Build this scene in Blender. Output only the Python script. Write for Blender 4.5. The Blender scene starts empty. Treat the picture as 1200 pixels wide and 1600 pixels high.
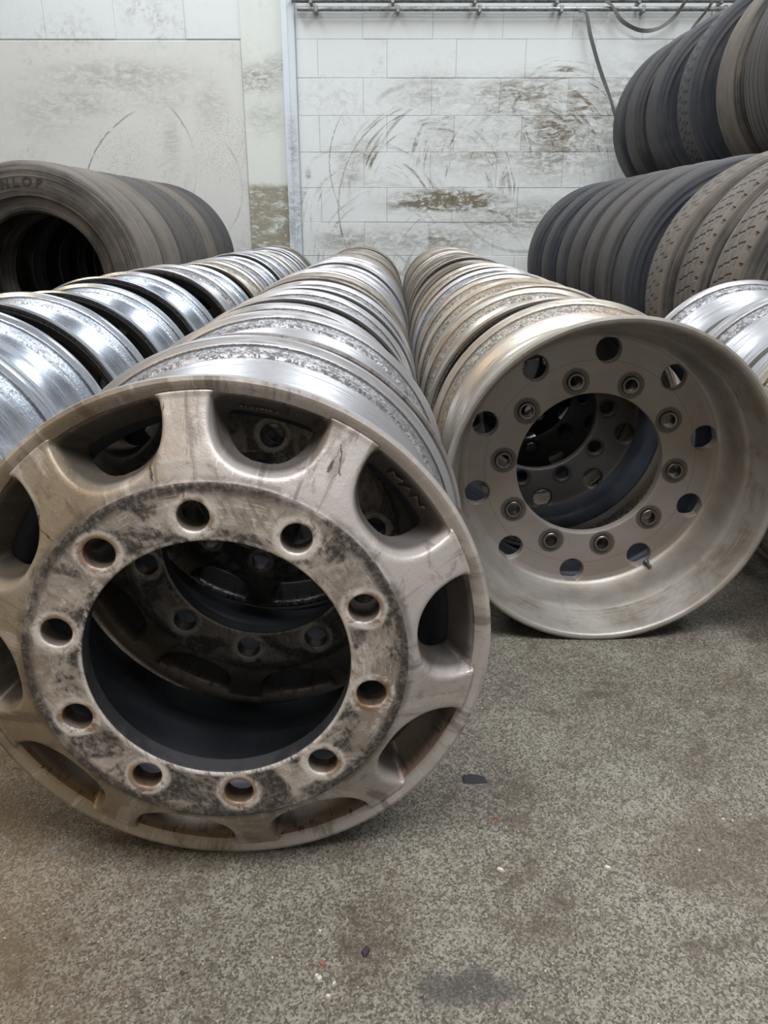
import bpy, bmesh, math, random
import numpy as np
from mathutils import Vector, Matrix
random.seed(7)
rng = np.random.default_rng(7)
PI = math.pi
scene = bpy.context.scene
COL = scene.collection

# ------------------------------------------------------------------ camera
CAM_H, PITCH = 0.733, 20.5
cd = bpy.data.cameras.new('camera'); cam = bpy.data.objects.new('camera', cd); COL.objects.link(cam)
cam.location = (0, 0, CAM_H); cam.rotation_euler = (math.radians(90 - PITCH), 0, 0)
cd.sensor_width = 36; cd.sensor_height = 36; cd.sensor_fit = 'AUTO'
cd.lens = 36 * 1200 / 1600
cd.clip_start = 0.02; cd.clip_end = 200
scene.camera = cam

# ------------------------------------------------------------------ world and daylight
world = bpy.data.worlds.new('World'); scene.world = world; world.use_nodes = True
bg = world.node_tree.nodes['Background']
bg.inputs[0].default_value = (0.80, 0.90, 1.0, 1); bg.inputs[1].default_value = 0.62
world.cycles.sampling_method = 'NONE'      # the hall is closed: daylight comes in by its skylights

def area(name, loc, rot, sx, sy, power, col):
    l = bpy.data.lights.new(name, 'AREA'); l.shape = 'RECTANGLE'; l.size = sx; l.size_y = sy
    l.energy = power; l.color = col
    o = bpy.data.objects.new(name, l); COL.objects.link(o); o.location = loc; o.rotation_euler = rot
    return o
# roof skylights of the hall (long strips) and one warm lamp at the left
area('roof_skylight', (1.7, 4.2, 4.6), (0, 0, 0), 1.0, 3.6, 120, (0.90, 0.96, 1.0))
area('roof_skylight', (-1.7, 4.2, 4.6), (0, 0, 0), 1.0, 3.6, 120, (0.90, 0.95, 1.0))
area('roof_skylight', (0.7, -0.5, 4.6), (0, 0, 0), 4.0, 1.6, 270, (0.98, 0.99, 1.0))
area('warm_hall_lamp', (-2.6, -0.6, 3.2), (0, math.radians(-40), 0), 0.4, 1.2, 22, (1.0, 0.72, 0.42))

scene.view_settings.view_transform = 'Standard'
scene.view_settings.look = 'None'
scene.view_settings.exposure = 0.25
scene.view_settings.gamma = 1.0
scene.view_settings.use_curve_mapping = False
scene.cycles.max_bounces = 6; scene.cycles.diffuse_bounces = 3; scene.cycles.glossy_bounces = 3; scene.cycles.transmission_bounces = 0

# ------------------------------------------------------------------ helpers
def lin(c):
    c = c / 255.0
    return c / 12.92 if c <= 0.04045 else ((c + 0.055) / 1.055) ** 2.4
def S(r, g, b): return (lin(r), lin(g), lin(b), 1.0)

def tag(o, label=None, cat=None, group=None, kind=None):
    if label: o['label'] = label
    if cat: o['category'] = cat
    if group: o['group'] = group
    if kind: o['kind'] = kind
    return o
def empty(name, loc, rot=(0, 0, 0)):
    o = bpy.data.objects.new(name, None); COL.objects.link(o)
    o.location = loc; o.rotation_euler = rot; o.empty_display_size = 0.05
    return o
def link(name, me, mat=None, parent=None, loc=(0, 0, 0), rot=(0, 0, 0)):
    o = bpy.data.objects.new(name, me); COL.objects.link(o)
    if mat is not None and len(me.materials) == 0: me.materials.append(mat)
    o.location = loc; o.rotation_euler = rot
    if parent: o.parent = parent
    return o
def own_mat(o, mat):
    """give this object its own material without touching the shared mesh"""
    for i, sl_ in enumerate(o.material_slots):
        sl_.link = 'OBJECT'; sl_.material = mat[i] if isinstance(mat, (list, tuple)) else mat
def mesh(name, V, F, smooth=True, sharp=None):
    me = bpy.data.meshes.new(name)
    V = np.asarray(V, dtype=np.float32)
    if isinstance(F, np.ndarray):
        n, k = F.shape
        me.vertices.add(len(V)); me.vertices.foreach_set('co', V.ravel())
        me.loops.add(n * k); me.loops.foreach_set('vertex_index', F.astype(np.int32).ravel())
        me.polygons.add(n); me.polygons.foreach_set('loop_start', (np.arange(n) * k).astype(np.int32))
        me.update(calc_edges=True); me.validate()
    else:
        me.from_pydata([tuple(map(float, v)) for v in V], [], F)
    me.polygons.foreach_set('use_smooth', np.full(len(me.polygons), smooth))
    if sharp: me.set_sharp_from_angle(angle=math.radians(sharp))
    me.update()
    return me
def lathe(name, prof, seg=128, closed=True, sharp=35, wob=None, slots=None):
    """prof: list of (r, a): radius and axial place, a>0 towards the front (-Y)."""
    p = np.array(prof, float); n = len(p)
    th = np.arange(seg) * 2 * PI / seg
    r = p[:, 0][None, :] * np.ones((seg, 1)); a = p[:, 1][None, :] * np.ones((seg, 1))
    if wob is not None: r = r + wob(th[:, None], a, r)
    V = np.stack([r * np.sin(th)[:, None], -a, r * np.cos(th)[:, None]], 2).reshape(-1, 3)
    i = np.arange(seg)[:, None]; j = np.arange(n if closed else n - 1)[None, :]
    i2 = (i + 1) % seg; j2 = (j + 1) % n
    F = np.stack([i * n + j, i2 * n + j, i2 * n + j2, i * n + j2], 2).reshape(-1, 4)
    me = mesh(name, V, F, True, sharp)
    if slots is not None: me.polygons.foreach_set('material_index', np.tile(np.array(slots[:F.shape[0] // seg], np.int32), seg))
    return me
def smooth_poly(pts, k=4):
    """Catmull-Rom through open points"""
    P = np.array(pts, float); out = []
    for i in range(len(P) - 1):
        p0 = P[max(i - 1, 0)]; p1 = P[i]; p2 = P[i + 1]; p3 = P[min(i + 2, len(P) - 1)]
        for t in np.linspace(0, 1, k, endpoint=False):
            out.append(0.5 * ((2 * p1) + (-p0 + p2) * t + (2 * p0 - 5 * p1 + 4 * p2 - p3) * t * t + (-p0 + 3 * p1 - 3 * p2 + p3) * t ** 3))
    out.append(P[-1])
    return [tuple(q) for q in out]
def box_mesh(name, x0, x1, y0, y1, z0, z1, bev=0.0, seg=1):
    bm = bmesh.new()
    bmesh.ops.create_cube(bm, size=1)
    for v in bm.verts:
        v.co = Vector((x0 + (v.co.x + .5) * (x1 - x0), y0 + (v.co.y + .5) * (y1 - y0), z0 + (v.co.z + .5) * (z1 - z0)))
    if bev: bmesh.ops.bevel(bm, geom=bm.edges[:], offset=bev, segments=seg, affect='EDGES', profile=.5)
    me = bpy.data.meshes.new(name); bm.to_mesh(me); bm.free()
    return me
def tube_mesh(name, pts, rad, seg=10, caps=True):
    P = [Vector(p) for p in pts]; V = []; F = []
    up = Vector((0, 0, 1))
    for i, p in enumerate(P):
        t = (P[min(i + 1, len(P) - 1)] - P[max(i - 1, 0)]).normalized()
        u = t.cross(up); u = u.normalized() if u.length > 1e-4 else Vector((1, 0, 0)); w = u.cross(t)
        for k in range(seg):
            a = 2 * PI * k / seg; V.append(p + rad * (math.cos(a) * u + math.sin(a) * w))
    for i in range(len(P) - 1):
        for k in range(seg):
            F.append((i * seg + k, i * seg + (k + 1) % seg, (i + 1) * seg + (k + 1) % seg, (i + 1) * seg + k))
    if caps: F.append(tuple(range(seg))[::-1]); F.append(tuple((len(P) - 1) * seg + k for k in range(seg)))
    return mesh(name, V, F, True, 40)

# ------------------------------------------------------------------ shader helper
class G:
    def __init__(s, name):
        s.m = bpy.data.materials.new(name); s.m.use_nodes = True
        s.t = s.m.node_tree; s.p = s.t.nodes['Principled BSDF']
    def n(s, k): return s.t.nodes.new(k)
    def l(s, a, b): s.t.links.new(a, b)
    def put(s, sock, v):
        if isinstance(v, E_): s.l(v.s, sock)
        elif isinstance(v, bpy.types.NodeSocket): s.l(v, sock)
        elif isinstance(v, (tuple, list)) and len(v) == 4 and len(sock.default_value) == 3: sock.default_value = v[:3]
        else: sock.default_value = v
    def m_(s, op, a, b=0.0, c=None):
        q = s.n('ShaderNodeMath'); q.operation = op
        s.put(q.inputs[0], a); s.put(q.inputs[1], b)
        if c is not None: s.put(q.inputs[2], c)
        return E_(s, q.outputs[0])
    def coords(s, kind='Object'):
        if kind == 'World':
            q = s.n('ShaderNodeNewGeometry').outputs['Position']
        else:
            q = s.n('ShaderNodeTexCoord').outputs['Object']
        x = s.n('ShaderNodeSeparateXYZ'); s.l(q, x.inputs[0])
        return [E_(s, x.outputs[i]) for i in range(3)]
    def vec(s, x, y, z):
        q = s.n('ShaderNodeCombineXYZ')
        for i, v in enumerate((x, y, z)): s.put(q.inputs[i], v)
        return q.outputs[0]
    def noise(s, v, scale=5, detail=4, rough=.55, dist=0, lac=2.0):
        q = s.n('ShaderNodeTexNoise'); s.l(v, q.inputs['Vector'])
        q.inputs['Scale'].default_value = scale; q.inputs['Detail'].default_value = detail
        q.inputs['Roughness'].default_value = rough; q.inputs['Distortion'].default_value = dist
        q.inputs['Lacunarity'].default_value = lac
        return E_(s, q.outputs[0])
    def voro(s, v, scale, feature='F1', out=0, rand=1.0):
        q = s.n('ShaderNodeTexVoronoi'); q.feature = feature; s.l(v, q.inputs['Vector'])
        q.inputs['Scale'].default_value = scale; q.inputs['Randomness'].default_value = rand
        return E_(s, q.outputs[out])
    def step(s, v, a, b):
        q = s.n('ShaderNodeMapRange'); q.interpolation_type = 'SMOOTHSTEP'; q.clamp = True
        s.put(q.inputs[0], v); q.inputs[1].default_value = min(a, b); q.inputs[2].default_value = max(a, b)
        q.inputs[3].default_value = 0.0 if a < b else 1.0; q.inputs[4].default_value = 1.0 if a < b else 0.0
        return E_(s, q.outputs[0])
    def mix(s, f, a, b):
        q = s.n('ShaderNodeMix'); q.data_type = 'RGBA'
        s.put(q.inputs[0], f); s.put(q.inputs[6], a); s.put(q.inputs[7], b)
        return q.outputs[2]
    def rand(s):
        return E_(s, s.n('ShaderNodeObjectInfo').outputs['Random'])
    def bump(s, h, dist=.002, strength=.6):
        q = s.n('ShaderNodeBump'); s.put(q.inputs['Height'], h)
        q.inputs['Distance'].default_value = dist; q.inputs['Strength'].default_value = strength
        s.l(q.outputs[0], s.p.inputs['Normal'])
    def out(s, col=None, rough=None, metal=None, spec=None):
        if col is not None: s.put(s.p.inputs['Base Color'], col)
        if rough is not None: s.put(s.p.inputs['Roughness'], rough)
        if metal is not None: s.put(s.p.inputs['Metallic'], metal)
        if spec is not None: s.put(s.p.inputs['Specular IOR Level'], spec)
        return s.m
class E_:
    def __init__(e, g, s): e.g = g; e.s = s
    def __add__(a, b): return a.g.m_('ADD', a, b)
    __radd__ = __add__
    def __mul__(a, b): return a.g.m_('MULTIPLY', a, b)
    __rmul__ = __mul__
    def __sub__(a, b): return a.g.m_('SUBTRACT', a, b)
    def __rsub__(a, b): return a.g.m_('SUBTRACT', b, a)
    def __truediv__(a, b): return a.g.m_('DIVIDE', a, b)
    def __pow__(a, b): return a.g.m_('POWER', a, b)
    def max(a, b): return a.g.m_('MAXIMUM', a, b)
    def min(a, b): return a.g.m_('MINIMUM', a, b)
    def abs(a): return a.g.m_('ABSOLUTE', a)
    def sqrt(a): return a.g.m_('SQRT', a)
    def cos(a): return a.g.m_('COSINE', a)
def hyp(a, b): return (a * a + b * b).sqrt()

# ------------------------------------------------------------------ materials: setting
def blob(g, x, z, cx, cz, rx, rz, soft=.6):
    d = hyp((x - cx) * (1 / rx), (z - cz) * (1 / rz))
    return g.step(d, 1.0, 1.0 - soft)
def arc(g, x, z, cx, cz, R, w, x0, x1):
    d = (hyp(x - cx, z - cz) - R).abs()
    return g.step(d, w, w * .2) * g.step(x, x0, x0 + .12) * g.step(x, x1, x1 - .12)

def make_wall_mat(name, base, dirt, smears, arcs, speck=0.0, low=None, rubs=(), per_piece=False):
    g = G(name); x, y, z = g.coords('World')
    P = g.vec(x, y, z)
    rnd_ = g.rand() if per_piece else None
    n1 = g.noise(P, 2.3, 5, .6); n2 = g.noise(g.vec(x * 1.0, y, z * 3.0), 9, 6, .7, 1.2)
    n3 = g.noise(P, 60, 3, .6); n4 = g.noise(P, 22, 6, .75, .6)
    # hatch: fine scuffs running along slanted directions
    sc1 = g.noise(g.vec(x * 3 + z * 2.2, y, z * 26 - x * 17), 3.2, 4, .7, .4)
    sc2 = g.noise(g.vec(x * 22 + z * 16, y, z * 3 - x * 2.4), 3.0, 4, .7, .4)
    scuff = g.step(sc1, .60, .72).max(g.step(sc2, .61, .73))
    fac = None
    def add(v):
        nonlocal fac
        fac = v if fac is None else fac.max(v)
    for (cx, cz, rx, rz, s) in smears:
        b = blob(g, x, z, cx, cz, rx, rz, .9)
        add(b * s * (g.step(n2, .34, .62) * .75 + g.step(n4, .42, .66) * .35))
        add(b * scuff * min(1.0, s * 1.0))
    for (cx, cz, R, w, x0, x1, s) in arcs:
        add(arc(g, x + (n4 - .5) * .03, z + (n1 - .5) * .06, cx, cz, R, w, x0, x1) * s * g.step(n4, .30, .52))
    for (cx, cz, rx, rz, s) in rubs:
        # strokes left by tyres swung against the wall: streaks running round (cx, cz)
        ddx, ddz = x - cx, z - cz; rr_ = hyp(ddx, ddz).max(.02)
        st = g.noise(g.vec(ddx / rr_ * 1.6 + cx * 3, rr_ * 34, ddz / rr_ * 1.6), 1.0, 3, .7, .3)
        ring_ = g.step((rr_ - rx).abs() + (n1 - .5) * .2, rz, rz * .2)
        add(ring_ * g.step(st, .50, .66) * g.step(n2 * .5 + n1 * .5, .36, .58) * s * g.step(ddz, -.12, .12))
    add(g.step(n1, .46, .72) * g.step(n4, .42, .68) * .38)
    if speck:
        v = g.voro(g.vec(x * 1.4 + z * .9, y, z), 95, 'F1', 0)
        zone = g.step(g.noise(P, 1.9, 4, .6), .46, .62)
        add(g.step(v, .30, .12) * zone * speck)
        add(g.step(n3, .66, .72) * .35 * zone)
    if per_piece: fac = fac * (rnd_ * 1.0 + .72)
    c = g.mix(fac.min(1.0), base, dirt)
    if low is not None:
        c = g.mix(g.step(z + (n4 - .5) * .08, low[0] + .03, low[0] - .02) * g.step(n2, .30, .55) * .85, c, low[1])
    g.bump(n4 * .6 + n3 * .4, .004, .25)
    return g.out(c, .85, 0, .2)

WALL_SMEAR = [(.48, .90, .66, .12, 1.5), (.95, 1.62, .55, .14, 1.0), (1.25, 1.38, .35, .2, 1.0), (1.0, 1.55, .75, .28, .75), (.35, 1.62, .5, .2, .55), (1.3, 1.25, .7, .35, .7),
              (.75, 1.3, .8, .35, .45), (.2, .62, 1.0, .16, .65), (1.1, .78, .9, .22, .6), (-.22, 1.22, .22, .12, .7),
              (-.25, 1.08, .16, .14, .6), (.15, .88, .4, .1, .6), (-.3, .62, .35, .14, .6), (-.56, 1.08, .035, .07, .9), (1.9, 1.5, .8, .6, .5)]
WALL_ARC = [(.38, .85, .72, .008, -.55, .05, .8), (.22, 1.15, .62, .006, -.6, -.25, .8), (.52, .98, .62, .016, -.1, .45, .4),
            (1.05, 1.12, .58, .02, .5, 1.3, .35), (.3, 1.02, .66, .03, -.1, .5, .4)]
WALL_RUB = [(.7, 1.15, .42, .2, .8), (1.3, 1.25, .4, .25, .9), (-.1, .72, .5, .16, .7), (.36, .95, .55, .22, .85), (1.02, 1.02, .55, .24, .9), (1.45, .9, .6, .25, .8), (.0, .45, .5, .12, .7), (.65, .3, .55, .16, .8)]
M = {}
M['block_paint'] = make_wall_mat('block_paint', S(228, 231, 230), S(126, 117, 102), WALL_SMEAR, WALL_ARC, rubs=WALL_RUB, per_piece=True)
M['mortar'] = make_wall_mat('mortar_paint', S(196, 199, 198), S(112, 104, 92), WALL_SMEAR[:6], [])
M['slab_paint'] = make_wall_mat('slab_paint', S(222, 221, 216), S(118, 112, 104),
    [(-1.6, 1.6, .35, .2, .35), (-2.4, 1.5, .5, .3, .3), (-1.25, 1.55, .2, .25, .35), (-1.9, 1.72, .9, .16, .5), (-2.2, 1.55, .5, .14, .5), (-1.55, 1.3, .10, .3, .4)],
    [(-1.55, .85, .68, .008, -2.3, -1.75, .7), (-1.9, 1.15, .52, .009, -1.6, -1.36, .6), (-1.5, 1.0, .45, .012, -1.2, -1.0, .4)], speck=1.0)
M['pillar_paint'] = make_wall_mat('pillar_paint', S(226, 229, 222), S(120, 112, 98),
    [(-.9, 1.70, .3, .16, .75), (-.75, 1.78, .2, .12, .5), (-.85, 1.45, .25, .2, .35)], [], low=(1.0, S(142, 134, 112)))
M['steel_paint'] = make_wall_mat('steel_paint', S(222, 228, 233), S(128, 132, 138), [(-.66, 1.25, .06, .4, .6), (-.66, .8, .1, .4, .8)], [])

def make_floor():
    g = G('worn_concrete'); x, y, z = g.coords('World'); P = g.vec(x, y, z)
    w = g.noise(P, 30, 3, .6)
    Pw = g.vec(x + (w - .5) * .01, y + (w - .5) * .01, z)
    big = g.noise(P, 1.6, 4, .6); mid = g.noise(Pw, 9, 6, .65, .5)
    fine = g.noise(P, 300, 4, .7); grit = g.noise(P, 620, 3, .65); peb = g.voro(P, 190, 'F1', 0)
    med = g.noise(Pw, 70, 5, .75, .6)
    jit = g.vec(x + (fine - .5) * .002, y + (grit - .5) * .002, z)
    cell = g.voro(jit, 430, 'F1', 1); cell2 = g.voro(jit, 210, 'F1', 1)          # sand grains of two sizes
    wear = g.noise(P, 38, 5, .7) * .45 + mid * .55
    skin = g.step(cell * .22 + cell2 * .12 + fine * .30 + wear * .60, .58, .76)     # surviving cement skin
    c = g.mix(g.step(cell * .6 + grit * .4, .2, .8), S(78, 73, 66), S(134, 127, 116))
    c = g.mix(skin * .72, c, g.mix(g.step(big, .35, .65), S(150, 150, 138), S(156, 152, 141)))
    c = g.mix(g.step(wear, .47, .38) * .45, c, S(74, 65, 56))                      # dark worn hollows
    # brown grime stains
    c = g.mix(g.step(g.noise(g.vec(x, y * 1.4, z), 3.1, 5, .65, .6), .52, .66) * .55, c, S(88, 76, 64))
    oil = blob(g, x + (med - .5) * .06, y + (mid - .5) * .08, .085, .565, .07, .028, .5)
    c = g.mix(oil * .6, c, S(62, 62, 64))
    c = g.mix(g.step(x + (med - .5) * .5 + y * .25, -.05, -.32) * .45, c, S(112, 90, 58))   # browner towards the left
    c = g.mix(g.step(peb, .24, .12) * g.step(g.voro(P, 190, 'F1', 1), .80, .84), c, S(186, 178, 164))
    pits = g.step(g.noise(Pw, 150, 4, .7, .5), .39, .31) * .9
    c = g.mix(pits, c, S(56, 49, 43))
    g.bump(cell * .45 + fine * .6 + grit * .35, .0035, .85)
    return g.out(c, g.m_('ADD', fine * .25, .55), 0, .3)
M['floor'] = make_floor()
g = G('hall_side_wall'); M['side'] = g.out(S(178, 177, 172), .9, 0)
g = G('roof_sheet'); M['ceil'] = g.out(S(120, 120, 120), .9, 0)

# ------------------------------------------------------------------ materials: rims, tyres, small things
def make_alloy(name, base, dirt, dark, rough, metal, dirty, brown=None, disc=None, ring=None, gold=0.0):
    g = G(name); x, y, z = g.coords('Object'); rnd = g.rand()
    r = hyp(x, z); ux = x / r.max(.01); uz = z / r.max(.01)
    off = rnd * 37.0
    band = g.noise(g.vec(ux * 1.1 + off, y * 75, uz * 1.1), 1.0, 5, .65)          # rings drawn round the barrel
    fineb = g.noise(g.vec(ux * 3.0 + off, y * 420, uz * 3.0), 1.0, 4, .7)
    P = g.vec(x + off, y, z)
    blot = g.noise(P, 7, 3, .65, .6); grit = g.noise(P, 170, 2, .7); flake = g.noise(P, 48, 3, .75, 1.0)
    seat = g.step(r, .2725, .2765) * g.step(r, .2890, .2865)                        # bead seats: caked rubber
    knurl = g.noise(g.vec(ux * 62 + off, y * 290, uz * 62), 1.0, 5, .75, .4)
    f = g.step(band * .9 + blot * .12, .60 - dirty * .15, .74 - dirty * .13) * (.30 + .45 * dirty)
    f = f.max(g.step(fineb * .6 + band * .4, .50, .62) * (.40 + .35 * dirty))
    f = f.max(g.step(band, .58, .64) * .6)
    c = g.mix(f, base, dirt)
    cake = seat * g.step(knurl * .75 + flake * .35, .60 - dirty * .14, .66 - dirty * .13)
    c = g.mix(cake * (.5 + .45 * dirty), c, dark)
    c = g.mix(g.step((r - .2862).abs(), .0022, .0008) * .75, c, dark)                  # dark line in the lip corner
    f = f.max(cake)
    if brown is not None: c = g.mix(g.step(blot * .5 + band * .5, .46, .62) * brown[1], c, brown[0])
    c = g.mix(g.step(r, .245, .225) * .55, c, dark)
    ro = f * .22 + rough + (grit - .5) * .06
    g.bump(knurl * seat * 1.2 + fineb * .3 + grit * .04, .0016, .25 + dirty * .5)
    return g.out(c, ro, g.m_('SUBTRACT', metal, f * metal * .75))

M['barrel_bright'] = make_alloy('bright_alloy', S(188, 195, 206), S(96, 99, 106), S(46, 44, 44), .26, .95, .30)
M['barrel_white'] = make_alloy('oxidised_alloy', S(178, 178, 182), S(96, 93, 92), S(48, 45, 44), .38, .78, .60)
M['barrel_gold'] = make_alloy('browned_alloy', S(182, 177, 169), S(94, 86, 77), S(52, 47, 42), .38, .72, .66, brown=(S(150, 130, 102), .5))
M['barrel_brown'] = make_alloy('dirty_brown_alloy', S(150, 144, 136), S(86, 79, 72), S(48, 43, 40), .48, .6, .85, brown=(S(112, 98, 84), .6))

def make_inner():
    g = G('dark_inner_barrel'); x, y, z = g.coords('Object'); r = hyp(x, z); P = g.vec(x + g.rand() * 7, y, z)
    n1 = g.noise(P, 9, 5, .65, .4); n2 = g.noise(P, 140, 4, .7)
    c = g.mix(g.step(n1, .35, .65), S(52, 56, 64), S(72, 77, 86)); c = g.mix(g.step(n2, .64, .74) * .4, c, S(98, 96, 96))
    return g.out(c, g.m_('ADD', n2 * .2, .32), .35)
M['barrel_inner'] = make_inner()  # dark mottled blue-grey for the inside of the barrels
def polar(g):
    x, y, z = g.coords('Object'); r = hyp(x, z)
    th = g.m_('ARCTAN2', x, z)
    k = th * (5 / PI) + .5
    ph = (g.m_('FRACT', k + 20.0) - .5) * (PI / 5)
    return x, y, z, r, th, ph
MARKS = [(-.028, .276, -.030, .246, .0011), (-.030, .246, -.036, .205, .0014), (-.022, .274, -.024, .250, .0008), (-.178, .205, -.166, .172, .0008), (-.166, .172, -.142, .150, .0008),
         (.088, .208, .101, .214, .0030), (.134, .196, .142, .206, .0022), (.150, .220, .146, .190, .0008), (.10, .255, .096, .243, .0018), (.125, .235, .122, .232, .0010)]
def make_hero_disc(name, marks=(), painted_shade=0.0):
    g = G(name); x, y, z, r, th, ph = polar(g); rnd = g.rand(); off = rnd * 11
    P = g.vec(x + off, y, z)
    blot = g.noise(P, 9, 6, .62, .5); fine = g.noise(P, 170, 3, .7); mid = g.noise(P, 34, 4, .7, .8)
    ux = x / r.max(.01); uz = z / r.max(.01)
    rad = g.noise(g.vec(ux * 34 + off, r * 26, uz * 34), 1.0, 5, .7, .5)              # strokes running outwards
    swirl = g.noise(g.vec(ux * 5 + off, r * 420, uz * 5), 1.0, 4, .7)
    # painted silver spokes, tan brake dust film; right-hand light put into the colour
    warm = g.step(blot * .8 - x * 1.1, .28, .62)
    c = g.mix(warm, S(180, 173, 170), S(146, 133, 114))
    c = g.mix(g.step(g.noise(P, 4.5, 5, .6), .48, .66) * .55, c, S(112, 98, 82))
    streak = g.noise(g.vec(ux * 9 + off, r * 6, uz * 9), 1.0, 5, .65, .4)
    c = g.mix(g.step(streak, .54, .64) * .55, c, S(88, 77, 66))
    c = g.mix(g.step(streak, .44, .36) * .45, c, S(204, 196, 188))
    c = g.mix(g.step(mid, .56, .70) * .5, c, S(90, 80, 70))
    c = g.mix(g.step(fine, .62, .74) * .40, c, S(206, 198, 192))
    c = g.mix(g.step(r, .212, .204) * g.step(mid * .5 + blot * .5, .40, .56) * .6, c, S(78, 70, 62))
    rust = g.step(r, .262, .276) * g.step(z + blot * .25, .06, -.04) * g.step(y, .002, .008)
    c = g.mix(rust * .55, c, S(150, 112, 70))
    c = g.mix(rust * g.step(rad, .54, .62) * .8, c, S(58, 44, 36))
    pocket = g.step(y + .0325 - (r - .222) * .5625, .007, .024)                                  # darker with depth inside the windows
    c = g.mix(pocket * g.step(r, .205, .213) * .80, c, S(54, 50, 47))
    # seating ring: bare metal, white oxide, black grease
    ringm = g.step(r, .2035, .2015)
    blot2 = g.noise(P, 11, 4, .6, 1.2); brush = g.noise(g.vec(x * 90 + z * 40 + off, y, z * 14 - x * 30), 1.0, 5, .75, .8)
    rc = g.mix(g.step(mid * .6 + brush * .4, .38, .62), S(142, 131, 122), S(192, 182, 175))
    rc = g.mix(g.step(swirl * .5 + brush * .5, .52, .64) * .75, rc, S(230, 223, 218))
    db = (r * r + .1675 * .1675 - ph.cos() * r * (2 * .1675)).max(0.0).sqrt()
    gm = blot2 * .80 + (brush - .5) * .30 + (mid - .5) * .25
    grease = g.step(gm, .345, .45) * g.step(db + (mid - .5) * .02, .019, .029)
    grease = grease.max(g.step(r + (brush - .5) * .012, .1850, .1960) * g.step(blot * .75 + mid * .25, .36, .50))
    rc = g.mix(grease * (g.step(fine, .28, .60) * .30 + .66), rc, S(42, 39, 38))
    halo = g.step(db + (mid - .5) * .016, .0275, .021)
    rc = g.mix(halo * g.step(mid + rad * .4, .54, .70) * .85, rc, S(224, 218, 214))
    rc = g.mix(g.step(db, .0245, .019) * g.step(blot, .50, .60) * .8, rc, S(128, 94, 58))
    rc = g.mix(g.step(r, .147, .1425) * g.step(brush, .42, .56) * .7, rc, S(214, 206, 200))
    c = g.mix(ringm, c, rc)
    c = g.mix(g.step(r, .1432, .1420) * g.step(y, -.0425, -.0405), c, S(52, 52, 55))     # bore wall
    # chipped dark scratches and drip cracks
    scr = g.noise(g.vec(x * 16 + z * 60 + off, y, z * 16 - x * 60), 1.3, 3, .6)
    c = g.mix(g.step(scr, .70, .715) * (1.0 - ringm), c, S(62, 56, 52))
    scr2 = g.noise(g.vec(x * 70 - z * 25 + off, y, z * 22 + x * 8), 1.1, 3, .6)
    c = g.mix(g.step(scr2, .70, .72) * (1.0 - ringm) * .7, c, S(216, 210, 200))
    def seg(x0, z0, x1, z1, wd):
        L = math.hypot(x1 - x0, z1 - z0); tx, tz = (x1 - x0) / L, (z1 - z0) / L
        u = (x - x0) * tx + (z - z0) * tz; v = (x - x0) * -tz + (z - z0) * tx + (mid - .5) * .012
        return g.step(v.abs(), wd, wd * .5) * g.step(u, -.001, .002) * g.step(u, L + .001, L - .002)
    if marks:
        mk = None
        for q in marks:
            k_ = seg(*q); mk = k_ if mk is None else mk.max(k_)
        c = g.mix(mk * .85, c, S(54, 47, 42))
    if painted_shade: c = g.mix((blot * .3 + .7) * painted_shade, c, S(42, 45, 54))  # blue-black shade of the inner wheels laid over the colour
    c = g.mix(g.step(db, .0172, .0158) * .8, c, S(74, 56, 40))                         # rusty hole walls
    ro = g.m_('ADD', mid * .2, .36)
    g.bump(mid * .45 + fine * .35 + brush * .2, .0015, .75)
    return g.out(c, ro, g.m_('MULTIPLY', 1.0 - ringm * grease, .32))
M['disc_hero'] = make_hero_disc('shaded_spoked_disc', (), .5)  # shaded copy of the spoked disc, for wheels seen through the bore
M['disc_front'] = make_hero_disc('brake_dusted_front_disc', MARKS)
def make_plain_disc(name, painted_shade=0.0):
    g = G(name); x, y, z, r, th, ph = polar(g)
    P = g.vec(x, y, z)
    fine = g.noise(P, 260, 4, .7); mid = g.noise(P, 20, 6, .65, .6); blot = g.noise(P, 5, 4, .6)
    c = g.mix(g.step(blot, .35, .65), S(148, 141, 136), S(134, 125, 117))
    c = g.mix(g.step(fine, .55, .75) * .4, c, S(112, 102, 94))
    c = g.mix(g.step(mid, .66, .74) * .35, c, S(92, 84, 78))
    db = (r * r + .1675 * .1675 - ph.cos() * r * (2 * .1675)).max(0.0).sqrt()
    dark = g.step(db + (fine - .5) * .006, .0275, .0235)
    c = g.mix(dark * .8, c, S(64, 58, 54))
    c = g.mix(g.step((r - .2035).abs(), .0010, .0004) * .5, c, S(92, 84, 78))
    c = g.mix(g.step(z + blot * .1, -.17, -.235) * g.step(mid, .42, .55) * .45, c, S(176, 150, 112))
    if painted_shade: c = g.mix((blot * .2 + .8) * painted_shade, c, S(36, 36, 39))  # shadow tone painted over the whole disc
    g.bump(fine * .4 + dark * mid * .8, .0008, .6)
    return g.out(c, g.m_('ADD', fine * .2, .42), .22)
M['disc_plain'] = make_plain_disc('satin_grey_disc')
M['disc_shaded'] = make_plain_disc('shaded_black_disc', .92)  # near-black copy: the shadow inside the rows is in its colour
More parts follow.
